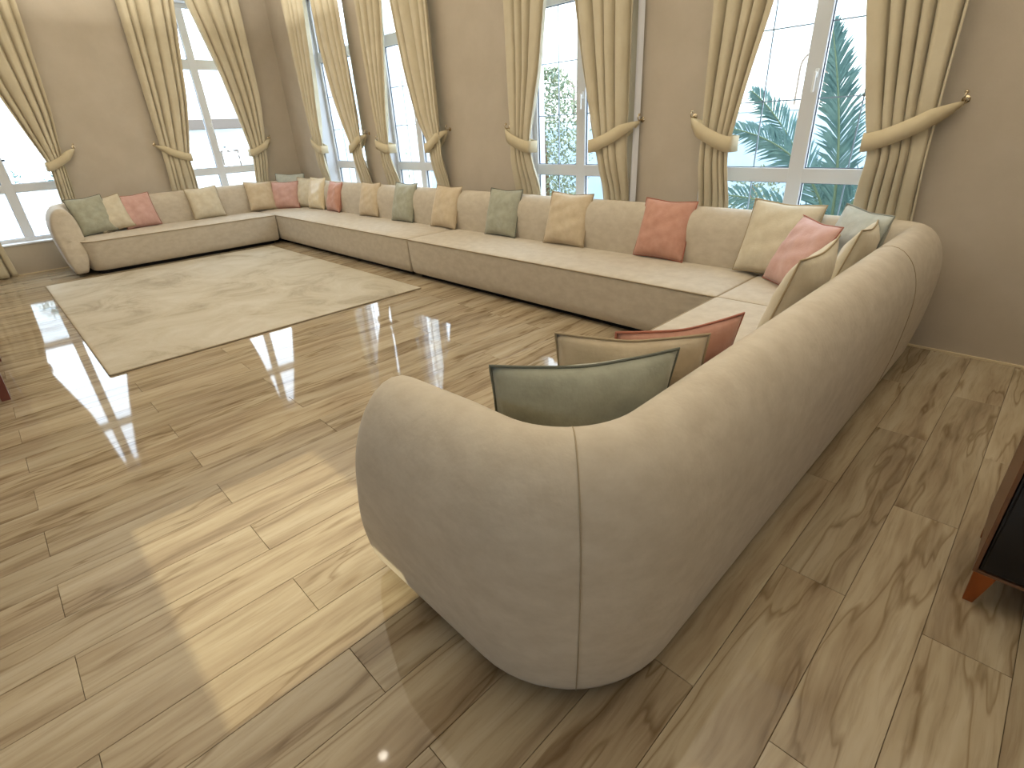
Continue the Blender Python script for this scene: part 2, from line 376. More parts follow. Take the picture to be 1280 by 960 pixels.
# ------------------------------------------------------------------ curtains
DY = .105          # distance of the drape from its wall
def curtain(name_lab, axis, outer, inner, hook, nf, seed, tie_z=1.34, flat=True):
    """outer/inner: lists of (u, z). axis as window()."""
    rnd = random.Random(seed)
    def P(u, d, z): return (u, YB-d, z) if axis == 'b' else (XL+d, u, z)
    zs = np.concatenate([np.linspace(.015, 1.2, 22), np.linspace(1.24, 1.5, 8), np.linspace(1.56, ZC-.06, 34)])
    def itp(pts):
        pts = sorted(pts, key=lambda p: p[1]); zz = np.linspace(0, ZC, 161)
        v = np.interp(zz, [p[1] for p in pts], [p[0] for p in pts])
        ker = np.hanning(13); ker /= ker.sum(); vp = np.pad(v, 6, mode='edge'); v = np.convolve(vp, ker, 'valid')
        return np.interp(zs, zz, v)
    o, i = itp(outer), itp(inner)
    NC = 110; us = np.linspace(0, 1, NC+1)
    ph = [rnd.uniform(0, 6.28) for _ in range(4)]
    verts = []
    for r, z in enumerate(zs):
        tight = math.exp(-((z-tie_z)/.28)**2)
        amp = .045*(1-.6*tight)
        wspan = abs(i[r]-o[r])
        for c in us:
            q = c+.035*math.sin(2*PI*c*1.5+ph[0]+.3*z)+.018*math.sin(2*PI*c*3+ph[1])
            bb = abs(math.sin(PI*nf*q+ph[2])); s = 1-2*(1-bb)**2.2
            d = DY+amp*s+.012*math.sin(5*c+z*1.3+ph[3])+.02*tight*(math.sin(PI*c))
            uu = c
            u = o[r]+(i[r]-o[r])*uu
            if flat:     # pressed between sofa back and wall
                k_ = min(1, max(0, (z-.80)/.5)); k_ = k_*k_*(3-2*k_); d = k_*d+(1-k_)*(.026+.016*s)
            verts.append(P(u, max(d, .008), z))
    faces = []
    for r in range(len(zs)-1):
        for c in range(NC):
            a = r*(NC+1)+c; faces.append((a, a+1, a+NC+2, a+NC+1))
    uo, ui = outer[0][0], np.interp(tie_z, zs, i)
    root = empty('curtain', P((uo+ui)/2, DY, 0), 0, name_lab, 'curtain', None)
    inv = Vector(root.location)
    drape = meshobj('drape', [Vector(v)-inv for v in verts], faces, M_CURT, root)
    sm = drape.modifiers.new('thickness', 'SOLIDIFY'); sm.thickness = .004; sm.offset = 0
    # tieback: a band looping round the drape and up to the hook
    hu, hz = hook; sgn = 1 if ui > hu else -1
    fr_d, bk_d = DY+.060, .028
    pts = []
    oo = float(np.interp(tie_z, zs, o))
    def hgt(u):     # height of band centre, falls from the hook to the inner edge
        t = abs(u-hu)/max(abs(ui-hu), 1e-4); return hz-.02-(hz-.02-tie_z)*(1-(1-min(t, 1))**1.35)
    A = []
    for t in np.linspace(0, 1, 14):
        u = hu+(ui-hu)*t; d = .055+(fr_d-.055)*min(1, t/.3)**.7; A.append((u, d, hgt(u), t))
    for a in np.linspace(0, PI, 7)[1:]:
        A.append((ui+sgn*(.012+.02*math.sin(a)), (fr_d+bk_d)/2+(fr_d-bk_d)/2*math.cos(a), tie_z, 1))
    for t in np.linspace(1, 0, 12)[1:]:
        u = hu+(ui-hu)*t; A.append((u, bk_d+.02*(1-t), hgt(u), t))
    V = []
    for (u, d, z, t) in A:
        h = .012+.044*min(1, t/.3)**.8
        V.append(Vector(P(u, d, z-h))-inv); V.append(Vector(P(u, d+.004, z))-inv); V.append(Vector(P(u, d, z+h))-inv)
    F = []
    for k in range(len(A)-1):
        for j in (0, 1):
            a = 3*k+j; F.append((a, a+1, a+4, a+3))
    tb = meshobj('tieback', V, F, M_CURTB, root)
    s2 = tb.modifiers.new('thickness', 'SOLIDIFY'); s2.thickness = .008; s2.offset = 0
    return root
def hook_thing(axis, u, z, lab, sgn):
    def P(uu, d, zz): return Vector((uu, -d, zz)) if axis == 'b' else Vector((d, uu, zz))
    loc = (u, YB, z) if axis == 'b' else (XL, u, z)
    root = empty('curtain_hook', loc, 0, lab, 'hook', 'curtain hooks on the walls')
    r = MB(); k = 12
    rings = []
    for d, rad in ((.0, .022), (.006, .022), (.010, .014), (.012, .006)):
        rings.append([P(rad*math.cos(2*PI*j/k), d, rad*math.sin(2*PI*j/k)) for j in range(k)])
    r.rings(rings).build('wall_plate', M_BRASS, root, True, 40)
    pts = [P(0, .01, 0)]
    for t in np.linspace(0, 1, 5): pts.append(P(0, .012+.045*t, -.004*t))
    for a in np.linspace(0, PI*1.0, 8)[1:]: pts.append(P(0, .057+.018*math.sin(a), -.004-.0+.022*(1-math.cos(a)) - .0))
    MB().tube(pts, .005, 8).build('hook_arm', M_BRASS, root, True)
    e = pts[-1]; kn = MB(); rr = []
    for a in np.linspace(-PI/2, PI/2, 7): rr.append([(e.x+.011*math.cos(a)*math.cos(b), e.y+.011*math.cos(a)*math.sin(b), e.z+.011*math.sin(a)) for b in np.linspace(0, 2*PI, 10, endpoint=False)])
    kn.rings(rr).build('knob', M_BRASS, root, True)
    return root
CUR = [
 ('cream curtain right of the big palm window, tied to the far right hook', 'b', [(-.70, 3.95), (-.70, 1.6), (-.67, 0)], [(-1.50, 3.95), (-1.34, 2.9), (-1.21, 2.13), (-1.06, 1.42), (-1.01, 1.27), (-1.05, .96), (-1.07, 0)], (-.60, 1.56), 5.5, 1),
 ('cream curtain left of the big palm window, tied back to the left', 'b', [(-2.23, 3.95), (-2.20, 1.5), (-2.22, 0)], [(-1.55, 3.95), (-1.76, 2.22), (-1.86, 1.8), (-1.965, 1.32), (-1.94, .9), (-1.94, 0)], (-2.335, 1.542), 4.5, 2),
 ('cream curtain right of the bush window, white lining at its right edge', 'b', [(-2.88, 3.95), (-2.91, 1.54), (-2.91, 0)], [(-3.62, 3.95), (-3.52, 2.5), (-3.44, 2.04), (-3.30, 1.40), (-3.26, 1.29), (-3.21, .95), (-3.2, 0)], (-2.83, 1.54), 4.5, 3),
 ('cream curtain left of the bush window, tied to the left hook', 'b', [(-4.42, 3.95), (-4.42, 2.6), (-4.38, 1.5), (-4.41, .9), (-4.41, 0)], [(-3.68, 3.95), (-3.85, 2.55), (-3.93, 2.01), (-4.10, 1.4), (-4.03, .96), (-4.02, 0)], (-4.496, 1.525), 4.5, 4),
 ('cream curtain right of the second window from the room corner', 'b', [(-5.58, 3.95), (-5.58, 0)], [(-6.38, 3.95), (-6.28, 2.94), (-6.16, 2.21), (-6.02, 1.67), (-5.85, 1.37), (-5.85, .94), (-5.85, 0)], (-5.53, 1.54), 4.5, 5),
 ('cream curtain left of the second window from the room corner', 'b', [(-7.09, 3.95), (-7.08, 2.5), (-6.99, 1.4), (-7.03, .94), (-7.03, 0)], [(-6.42, 3.95), (-6.45, 2.96), (-6.56, 2.33), (-6.70, 1.6), (-6.74, 1.34), (-6.69, .94), (-6.68, 0)], (-7.13, 1.46), 4.5, 6),
 ('cream curtain right of the back window nearest the room corner', 'b', [(-7.47, 3.95), (-7.45, 1.5), (-7.44, 0)], [(-8.26, 3.95), (-8.20, 3.24), (-8.17, 2.71), (-8.02, 2.06), (-7.78, 1.41), (-7.74, 1.25), (-7.80, .92), (-7.80, 0)], (-7.41, 1.54), 4.5, 7),
 ('cream curtain left of the back window nearest the room corner', 'b', [(-9.10, 3.95), (-9.04, 3.0), (-8.97, 1.5), (-9.02, .97), (-9.02, 0)], [(-8.30, 3.95), (-8.38, 3.27), (-8.51, 2.44), (-8.60, 2.0), (-8.71, 1.36), (-8.78, .98), (-8.78, 0)], (-9.08, 1.54), 4.5, 8),
 ('cream curtain right of the left wall window beside the room corner', 'l', [(3.95, 3.95), (3.93, 2.1), (3.84, 1.38), (3.80, .97), (3.80, 0)], [(3.08, 3.95), (3.18, 3.40), (3.41, 2.46), (3.56, 1.60), (3.60, 1.3), (3.58, .92), (3.57, 0)], (3.98, 1.55), 4.5, 9),
 ('cream curtain left of the left wall window beside the room corner', 'l', [(2.31, 3.95), (2.31, 3.3), (2.29, 1.5), (2.26, 0)], [(3.10, 3.95), (3.03, 3.38), (2.83, 2.12), (2.66, 1.4), (2.63, 1.3), (2.66, .94), (2.66, 0)], (2.24, 1.54), 5, 10),
 ('cream curtain at the right of the leftmost window with a bright edge', 'l', [(1.25, 3.95), (1.22, 3.2), (1.15, 2.0), (1.07, 1.4), (1.05, .96), (1.04, 0)], [(.42, 3.95), (.52, 3.0), (.69, 2.17), (.81, 1.68), (.90, 1.36), (.88, .98), (.88, 0)], (1.25, 1.56), 4.5, 11),
 ('cream curtain whose bottom hem shows at the left edge of the picture', 'l', [(-.42, 3.95), (-.40, 1.4), (-.38, 0)], [(.38, 3.95), (.18, 2.2), (-.06, 1.36), (.04, .9), (.10, 0)], (-.46, 1.54), 4.5, 12, 1.34, False),
]
hooklab = ['brass curtain hook on the bare wall at far right', 'brass curtain hook left of the big palm window', 'brass curtain hook right of the bush window', 'brass curtain hook left of the bush window',
 'brass curtain hook right of the second window from the corner', 'brass curtain hook left of the second window from the corner', 'brass curtain hook right of the back window by the corner', 'brass curtain hook hidden beside the corner, back wall',
 'brass curtain hook on the left wall near the room corner', 'brass curtain hook left of the left wall window near the corner', 'brass curtain hook right of the leftmost window', 'brass curtain hook left of the leftmost window, outside the picture']
for c, hl in zip(CUR, hooklab):
    curtain(*c)
    if 'hidden' not in hl and 'outside' not in hl: 
        h = hook_thing(c[1], c[4][0], c[4][1], hl, 1)
        del h['group']
# white lining that shows behind the right edge of the bush-window curtain is the drape's own backing
lin = [o for o in COL.objects if o.name.startswith('curtain') and o.get('label', '').startswith('cream curtain right of the bush')][0]
q = MB(); v = []
for z in np.linspace(.02, 3.92, 20):
    for j, (du, dd) in enumerate(((0, .03), (.02, .06), (.04, .045), (.065, .03))): v.append((-2.915+du+.012*math.sin(z*1.2), YB-dd, z))
f = [(r*4+c, r*4+c+1, r*4+c+5, r*4+c+4) for r in range(19) for c in range(3)]
lo = meshobj('lining', [Vector(p)-Vector(lin.location) for p in v], f, M_REVEAL, lin); tag(lo, 'white curtain lining strip')
# ceiling rails the curtains hang from
for nm, (a, b), ax in (('back', (-9.4, -.4), 'b'), ('left', (-.8, 4.2), 'l')):
    r = MB()
    if ax == 'b': r.bbox((a, YB-.16, ZC-.05), (b, YB-.08, ZC), .004)
    else: r.bbox((XL+.08, a, ZC-.05), (XL+.16, b, ZC), .004)
    tag(r.build('curtain_rail', M_PVC), 'white ceiling rail carrying the curtains of the %s wall' % nm, 'rail')

# ------------------------------------------------------------------ sofa
def smooth_profile(pts, n=44):
    pts = [np.array(p, float) for p in pts]; k = len(pts); out = []
    for i in range(k):
        p0, p1, p2, p3 = pts[(i-1) % k], pts[i], pts[(i+1) % k], pts[(i+2) % k]
        for t in np.linspace(0, 1, 6, endpoint=False):
            out.append(.5*((2*p1)+(-p0+p2)*t+(2*p0-5*p1+4*p2-p3)*t*t+(-p0+3*p1-3*p2+p3)*t**3))
    out = np.array(out); L = np.r_[0, np.cumsum(np.linalg.norm(np.diff(np.vstack([out, out[:1]]), axis=0), axis=1))]
    o2 = np.vstack([out, out[:1]]); s = np.linspace(0, L[-1], n, endpoint=False)
    return np.c_[np.interp(s, L, o2[:, 0]), np.interp(s, L, o2[:, 1])]
PROF = smooth_profile([(-.008, .05), (.022, .17), (.045, .32), (.058, .47), (.062, .61), (.046, .72), (.012, .805), (-.042, .865), (-.10, .885), (-.155, .868), (-.20, .81), (-.228, .73), (-.24, .62), (-.242, .50), (-.235, .38), (-.20, .22), (-.15, .08), (-.13, .05), (-.07, .045)], 60)
XO, YN, YO, XW, R_ = -.485, .645, 4.31, -9.84, .40
RB = .27
def arc(cx, cy, a0, a1, n=14, R_=.40): return [(cx+R_*math.cos(a), cy+R_*math.sin(a), math.cos(a), math.sin(a)) for a in np.linspace(a0, a1, n)]
def line(x0, y0, x1, y1, nx, ny, step=.12):
    L = math.hypot(x1-x0, y1-y0); n = max(2, int(L/step)+1)
    return [(x0+(x1-x0)*t, y0+(y1-y0)*t, nx, ny) for t in np.linspace(0, 1, n)]
def sweep(path, end0=None, end1=None, name='backrest', parent=None):
    """path of (x,y,nx,ny). end: 'round' (free arm end) or 'joint' (tight upholstered joint)"""
    c = np.array([-.09, .47]); rings = []
    def ring(p, sc, shift=(0, 0)):
        r = []
        for (o, z) in PROF:
            oo, zz = c[0]+(o-c[0])*sc, c[1]+(z-c[1])*(sc if sc < .999 else 1)
            if sc < .999:   # shrink by a constant margin instead of a ratio
                v = np.array([o, z])-c; Ln = np.linalg.norm(v); k = max(0, (Ln-sc_m)/Ln); oo, zz = c+v*k
            r.append((p[0]+p[2]*oo+shift[0], p[1]+p[3]*oo+shift[1], max(zz, .045)))
        return r
    def cap(p, q, rad, n):
        # p end point, q neighbour: outward direction
        nonlocal sc_m
        d = np.array([p[0]-q[0], p[1]-q[1]]); d = d/np.linalg.norm(d); out = []
        for a in np.linspace(0, PI/2, n+1)[1:]:
            sc_m = rad*(1-math.cos(a)); out.append(ring(p, .5, d*rad*math.sin(a)))
        for extra, push in ((.03, .004), (.09, .010), (.16, .012)) if rad > .02 else ((.04, 0), (.1, 0), (.16, 0)):
            sc_m = rad+extra; out.append(ring(p, .5, d*(rad+push*(1 if rad > .02 else 0))))
        return out
    sc_m = 0
    mid = [ring(p, 1) for p in path]
    def lean(rg, t, d):
        o = []
        for (x, y, z) in rg:
            k = min(1, max(0, (z-.10)/.75)); k = k*k*(3-2*k); o.append((x-d[0]*.17*k*t, y-d[1]*.17*k*t, z-.02*t*k))
        return o
    r0 = cap(path[0], path[1], .06 if end0 == 'round' else .010, 6 if end0 == 'round' else 3)[::-1]
    r1 = cap(path[-1], path[-2], .06 if end1 == 'round' else .010, 6 if end1 == 'round' else 3)
    for flag, ei, ej in ((end0, 0, 1), (end1, -1, -2)):
        if flag != 'round': continue
        d = np.array([path[ei][0]-path[ej][0], path[ei][1]-path[ej][1]]); d = d/np.linalg.norm(d)
        for i, p in enumerate(path):
            D_ = math.hypot(p[0]-path[ei][0], p[1]-path[ei][1]); t = max(0, 1-D_/.5)
            if t > 0 and abs(p[2]*d[0]+p[3]*d[1]) < .8: mid[i] = lean(mid[i], t, d)
        if ei == 0: r0 = [lean(r, 1, d) for r in r0]
        else: r1 = [lean(r, 1, d) for r in r1]
    return MB().rings(r0+mid+r1, True).build(name, M_SOFA, parent, True)
def rrect(x0, x1, y0, y1, rad, n=6):
    out = []
    for (cx, cy, a0, r) in ((x1, y1, 0, rad[0]), (x0, y1, PI/2, rad[1]), (x0, y0, PI, rad[2]), (x1, y0, 3*PI/2, rad[3])):
        sx_, sy_2 = (1 if cx == x1 else -1), (1 if cy == y1 else -1)
        for a in np.linspace(a0, a0+PI/2, n): out.append((cx-sx_*r+r*math.cos(a), cy-sy_2*r+r*math.sin(a)))
    # densify long sides so the top can dome softly
    d = []
    for i in range(len(out)):
        a, b = out[i], out[(i+1) % len(out)]; L = math.hypot(b[0]-a[0], b[1]-a[1]); k = max(1, int(L/.25))
        for t in range(k): d.append((a[0]+(b[0]-a[0])*t/k, a[1]+(b[1]-a[1])*t/k))
    return d
def seat(x0, x1, y0, y1, rad, parent, zt=.44):
    cx, cy = (x0+x1)/2, (y0+y1)/2; base = rrect(x0, x1, y0, y1, rad)
    def inset(d):
        hx, hy = (x1-x0)/2, (y1-y0)/2
        return [(cx+(px-cx)*(hx-d)/hx, cy+(py-cy)*(hy-d)/hy) for px, py in base]
    rings = []
    for d, z in ((.05, .052), (.035, .05), (.018, .065), (.010, .14), (.004, .28), (.0, .40), (.0, zt-.012), (.004, zt-.003), (.012, zt+.002), (.05, zt+.010), (.14, zt+.016), (.28, zt+.018)):
        rings.append([(px, py, z) for px, py in inset(d)])
    o = MB().rings(rings).build('seat', M_SOFA, parent, True, 60)
    MB().tube([(px, py, zt-.006) for px, py in inset(-.002)], .0055, 6, True).build('piping', M_SEATP, o, True)
    MB().box((x0+.09, y0+.09, 0), (x1-.09, y1-.09, .06)).build('plinth', M_BLACK, parent)
    return o
def seam_at(p, parent, o0=0, o1=32):
    pts = [(p[0]+p[2]*(o+.001), p[1]+p[3]*(o+.001), z) for (o, z) in PROF[o0:o1]]
    MB().tube(pts, .0022, 6).build('seam', M_SEAM, parent, True)
G = .004
yS = 3.375; XF = -1.5; XM = -5.2; XLF = -8.88
# 1 near right wing with its rounded arm
rw = empty('sofa_section', (-.99, 2.0, 0), 0, 'beige right wing of the sectional sofa with rounded arm nearest the camera', 'sofa', 'sections of the big beige sofa')
p1 = line(XF+.02, YN, XO-R_, YN, 0, -1)+arc(XO-R_, YN+R_, -PI/2, 0)[1:]+line(XO, YN+R_, XO, yS-G, 1, 0)[1:]
off = Vector(rw.location)
parts = []
a = sweep(p1, 'round', 'joint', 'backrest', rw); parts.append(a)
mid = arc(XO-R_, YN+R_, -PI/2, 0, 3)[1]; seam_at(mid, a); seam_at((XO, yS-G-.012, 1, 0), a, 0, 40)
parts.append(seat(XF, XO-.14, YN+.17, yS-G, (.02, .02, .12, .02), rw))
# 2 corner
cn = empty('sofa_section', (-.99, 3.9, 0), 0, 'beige right corner section of the sofa below the palm window', 'sofa', 'sections of the big beige sofa')
p2 = line(XO, yS+G, XO, YO-RB, 1, 0)+arc(XO-RB, YO-RB, 0, PI/2, 14, RB)[1:]+line(XO-RB, YO, XF+G, YO, 0, 1)[1:]
sweep(p2, 'joint', 'joint', 'backrest', cn); seat(XF+G, XO-.14, yS+G, YO-.14, (.15, .02, .02, .02), cn)
# 3 long back right
b1 = empty('sofa_section', (-3.3, 3.9, 0), 0, 'long beige back section of the sofa below the bush window', 'sofa', 'sections of the big beige sofa')
sweep(line(XF-G, YO, XM+G, YO, 0, 1), 'joint', 'joint', 'backrest', b1); seat(XM+G, XF-G, yS, YO-.14, (.02, .02, .02, .02), b1)
# 4 long back left with the far corner
b2 = empty('sofa_section', (-7.5, 3.9, 0), 0, 'beige far back section of the sofa reaching into the room corner', 'sofa', 'sections of the big beige sofa')
sweep(line(XM-G, YO, XW+R_, YO, 0, 1)+arc(XW+R_, YO-R_, PI/2, PI)[1:]+line(XW, YO-R_, XW, yS+G, -1, 0)[1:], 'joint', 'joint', 'backrest', b2)
seat(XW+.14, XM-G, yS, YO-.14, (.02, .15, .02, .02), b2)
# 5 left wing with arm
lw = empty('sofa_section', (-9.4, 2.0, 0), 0, 'beige left wing of the sectional sofa along the left wall with far arm', 'sofa', 'sections of the big beige sofa')
p5 = line(XW, yS-G, XW, YN+R_, -1, 0)+arc(XW+R_, YN+R_, PI, 3*PI/2)[1:]+line(XW+R_, YN, XLF-.10, YN, 0, -1)[1:]
a = sweep(p5, 'joint', 'round', 'backrest', lw); seam_at(arc(XW+R_, YN+R_, PI, 3*PI/2, 3)[1], a)
seat(XW+.14, XLF, YN+.17, yS-G, (.02, .02, .02, .16), lw)
for r in (rw, cn, b1, b2, lw):
    for ch in list(r.children): ch.location = -Vector(r.location)
    del r['group']

# ------------------------------------------------------------------ cushions
def cushion_mat(name, c1, c2): return mottled(name, c1, c2, 14, .85, .3, 90, .15, sheen=.25)
MC = {
 'sage': (cushion_mat('sage_green_fabric', srgb(156, 156, 138), srgb(170, 170, 152)), mat('sage_piping', srgb(108, 110, 98), .8, .2), 'sage green'),
 'grey': (cushion_mat('grey_green_fabric', srgb(172, 176, 168), srgb(186, 189, 180)), mat('grey_green_piping', srgb(138, 142, 134), .8, .2), 'grey green'),
 'cream': (cushion_mat('cream_fabric', srgb(198, 187, 163), srgb(208, 198, 176)), mat('cream_piping', srgb(172, 155, 124), .8, .2), 'cream'),
 'beige': (cushion_mat('beige_fabric', srgb(194, 176, 148), srgb(204, 187, 160)), mat('beige_piping', srgb(166, 148, 120), .8, .2), 'beige'),
 'pink': (cushion_mat('dusty_pink_fabric', srgb(194, 154, 144), srgb(203, 165, 155)), mat('dusty_pink_piping', srgb(168, 112, 98), .8, .2), 'dusty pink'),
 'terra': (cushion_mat('terracotta_pink_fabric', srgb(188, 139, 121), srgb(198, 151, 133)), mat('terracotta_piping', srgb(172, 112, 94), .8, .2), 'terracotta pink'),
 'shiny': (cushion_mat('champagne_satin', srgb(212, 194, 158), srgb(222, 206, 172)), mat('champagne_piping', srgb(176, 160, 130), .7, .3), 'champagne'),
}
_b = MC['shiny'][0].node_tree.nodes['Principled BSDF']; _b.inputs['Roughness'].default_value = .38; _b.inputs['Specular IOR Level'].default_value = .6
def cushion(kind, lab, x, y, yaw, lean, roll, w, h, thick=.085, seed=0, grp=None, sag=0):
    rnd = random.Random(seed); n = 22
    a, b, c, d = (rnd.uniform(0, 6.28) for _ in range(4))
    root = empty('cushion', (0, 0, 0), 0, lab, 'cushion', grp)
    g = np.linspace(-1, 1, n+1)
    def pos(u, v, side):
        # corner ears out, sides slightly drawn in
        pinch = .05
        x_ = w/2*u*(1-pinch*(1-u*u)*0-pinch*(1-v*v)**1.0*abs(u)**2*1.0)
        z_ = h/2+h/2*v*(1-pinch*(1-u*u)*abs(v)**2)
        e = max(0, (1-abs(u)**2.6))*max(0, (1-abs(v)**2.6))
        t = thick*e**.55
        wr = .006*math.sin(7*u+3*v+a)*e+.004*math.sin(11*v-5*u+b)*e+.003*math.sin(17*u*v+c)*e
        z_ += -.01*e*math.sin(3*u+d)-sag*math.exp(-(u*3)**2)*max(0, v)**2
        t *= (1-.18*v)
        bend = .02*(u*u)
        return Vector((x_, (-t-wr if side else t+wr)-bend, z_))
    V = []; F = []; idx = {}
    for side in (1, 0):
        for i, v in enumerate(g):
            for j, u in enumerate(g):
                edge = i in (0, n) or j in (0, n)
                if edge and not side: idx[(0, i, j)] = idx[(1, i, j)]; continue
                idx[(side, i, j)] = len(V); V.append(pos(u, v, side))
    for side in (1, 0):
        for i in range(n):
            for j in range(n):
                q = [idx[(side, i, j)], idx[(side, i, j+1)], idx[(side, i+1, j+1)], idx[(side, i+1, j)]]
                F.append(tuple(q if side else q[::-1]))
    Rm = Matrix.Rotation(yaw, 3, 'Z') @ Matrix.Rotation(-lean, 3, 'X') @ Matrix.Rotation(roll, 3, 'Y')
    V2 = [Rm @ v for v in V]; zmin = min(v.z for v in V2)
    root.location = (x, y, .458-zmin); root.rotation_euler = Rm.to_euler()
    cov = meshobj('cover', V, F, MC[kind][0], root)
    ring = [V[idx[(1, 0, j)]] for j in range(n)]+[V[idx[(1, i, n)]] for i in range(n)]+[V[idx[(1, n, n-j)]] for j in range(n)]+[V[idx[(1, n-i, 0)]] for i in range(n)]
    MB().tube(ring, .0048, 6, True).build('piping', MC[kind][1], root, True)
    return root
D = math.radians
CU = [
 ('sage', 'sage green cushion tucked behind the far arm of the left wing', -9.40, 1.12, D(97), .30, -.06, .44, .50),
 ('cream', 'cream cushion between the sage and pink ones on the left wing', -9.44, 1.36, D(92), .34, -.12, .42, .47),
 ('pink', 'dusty pink cushion on the left wing beside the sage and cream pair', -9.50, 1.68, D(95), .30, -.03, .46, .47),
 ('cream', 'cream cushion standing alone in the middle of the left wing', -9.51, 2.60, D(90), .28, -.02, .47, .47),
 ('beige', 'beige cushion left of the pink one in the far left corner', -9.51, 3.45, D(89), .29, .06, .45, .46),
 ('grey', 'pale grey green cushion standing behind the pink one in the far corner', -9.53, 3.97, D(45), .20, .03, .50, .53),
 ('pink', 'dusty pink cushion in front of the grey one in the far corner', -9.37, 3.78, D(42), .30, 0, .48, .44),
 ('cream', 'pale cream cushion just right of the corner pink one', -9.12, 4.03, D(25), .27, .03, .40, .48),
 ('shiny', 'champagne cushion with a satin sheen, left of a small terracotta one', -8.72, 4.02, D(5), .26, 0, .47, .50),
 ('terra', 'terracotta cushion on the far back section beside the champagne one', -8.16, 4.03, D(-3), .30, 0, .45, .45),
 ('beige', 'beige cushion between the small terracotta and the sage one', -7.10, 4.04, D(3), .29, -.02, .47, .47),
 ('sage', 'sage green cushion on the back section, farther of two', -6.23, 4.03, D(2), .31, 0, .47, .50),
 ('beige', 'beige cushion standing between the two sage green ones', -5.33, 4.02, D(1), .34, .01, .48, .50),
 ('sage', 'sage green cushion on the long back section, nearer of two', -4.32, 4.03, 0, .30, 0, .49, .50),
 ('beige', 'beige cushion between nearer sage and big terracotta cushion', -3.41, 4.03, D(3), .32, .016, .50, .50),
 ('terra', 'terracotta cushion on the long back section below the bare wall', -2.355, 4.04, 0, .32, .02, .48, .49),
 ('cream', 'large cream cushion at the right end of the back section', -1.42, 3.99, D(-2), .34, .04, .50, .53),
 ('pink', 'dusty pink cushion leaning on its corner before the large cream one', -1.235, 3.78, D(-43), .46, .014, .47, .48),
 ('grey', 'pale grey green cushion wedged in the right corner', -.935, 3.87, D(-45), .24, .02, .49, .53),
 ('cream', 'cream cushion on the right wing next to the corner', -.865, 3.57, D(-86), .27, -.03, .49, .50),
 ('cream', 'cream cushion with raised piping in the middle of the right wing', -.875, 2.75, D(-88), .28, .02, .58, .53),
 ('terra', 'terracotta cushion on the right wing, partly behind a beige one', -.885, 1.64, D(-119), .20, 0, .50, .46),
 ('beige', 'beige cushion between sage and terracotta ones at the near arm', -.925, 1.44, D(-143), .17, 0, .50, .465),
 ('sage', 'large sage green cushion nearest the camera in the near corner', -.915, 1.155, D(-128), .20, 0, .56, .49),
]
for i, c in enumerate(CU): cushion(*c, thick={21: .066, 22: .070, 23: .096}.get(i, .088), seed=i+1, sag=.006)

# ------------------------------------------------------------------ rug
rug = empty('rug', (-6.72, 1.715, 0), 0, 'large mottled beige rug lying on the floor between the sofa wings', 'rug')
RX, RY = 4.06/2, 2.87/2
pts = rrect(-RX, RX, -RY, RY, (.01,)*4, 3)
def ins(d): return [(px*(RX-d)/RX, py*(RY-d)/RY) for px, py in pts]
MB().rings([[(x, y, z) for x, y in ins(d)] for d, z in ((.004, .001), (.004, .010), (.010, .014), (.03, .0145))]).build('pile', M_RUG, rug, True, 40)
MB().tube([(x, y, .0075) for x, y in ins(.002)], .0065, 6, True).build('bound_edge', M_RUGB, rug, True)

# ------------------------------------------------------------------ black sideboard at the right edge
sb = empty('sideboard', (.13, 1.96, 0), 0, 'black lacquered cabinet on copper legs at the right edge of the picture', 'sideboard')
Wd, Dp, Hb, Ht = 1.5, .45, .135, .80
MB().bbox((.012, .006, Hb+.012), (Wd-.012, Dp, Ht-.012), .004).build('body', M_BLK, sb)
fr_ = MB()
for q in (((0, 0, Hb), (.012, Dp, Ht)), ((Wd-.012, 0, Hb), (Wd, Dp, Ht)), ((.012, 0, Hb), (Wd-.012, Dp, Hb+.012)), ((.012, 0, Ht-.012), (Wd-.012, Dp, Ht))): fr_.bbox(*q, .0015)
fr_.build('edge_frame', M_WALNUT, sb)
for k in range(3):
    d0 = .02+k*(Wd-.04)/3; dd = MB().bbox((d0+.002, -.004, Hb+.02), (d0+(Wd-.04)/3-.002, .010, Ht-.02), .003).build('door', M_BLK, sb)
    MB().tube([(d0+(Wd-.04)/3-.04, -.006, .55), (d0+(Wd-.04)/3-.04, -.03, .56), (d0+(Wd-.04)/3-.04, -.03, .66), (d0+(Wd-.04)/3-.04, -.006, .67)], .005, 8).build('handle', M_COPPER, dd, True)
for (lx, ly, sx2, sy2) in ((.035, .03, -1, -1), (Wd-.035, .03, 1, -1), (.035, Dp-.03, -1, 1), (Wd-.035, Dp-.03, 1, 1)):
    rings = []
    for z, s, o in ((Hb+.004, .030, 0), (.07, .022, .010), (.004, .014, .022), (0, .013, .0225)):
        cx, cy = lx+sx2*o*.6, ly+sy2*o*.3
        rings.append([(cx-s, cy-s*.8, z), (cx+s, cy-s*.8, z), (cx+s, cy+s*.8, z), (cx-s, cy+s*.8, z)])
    MB().rings(rings).build('leg', M_COPPER, sb)

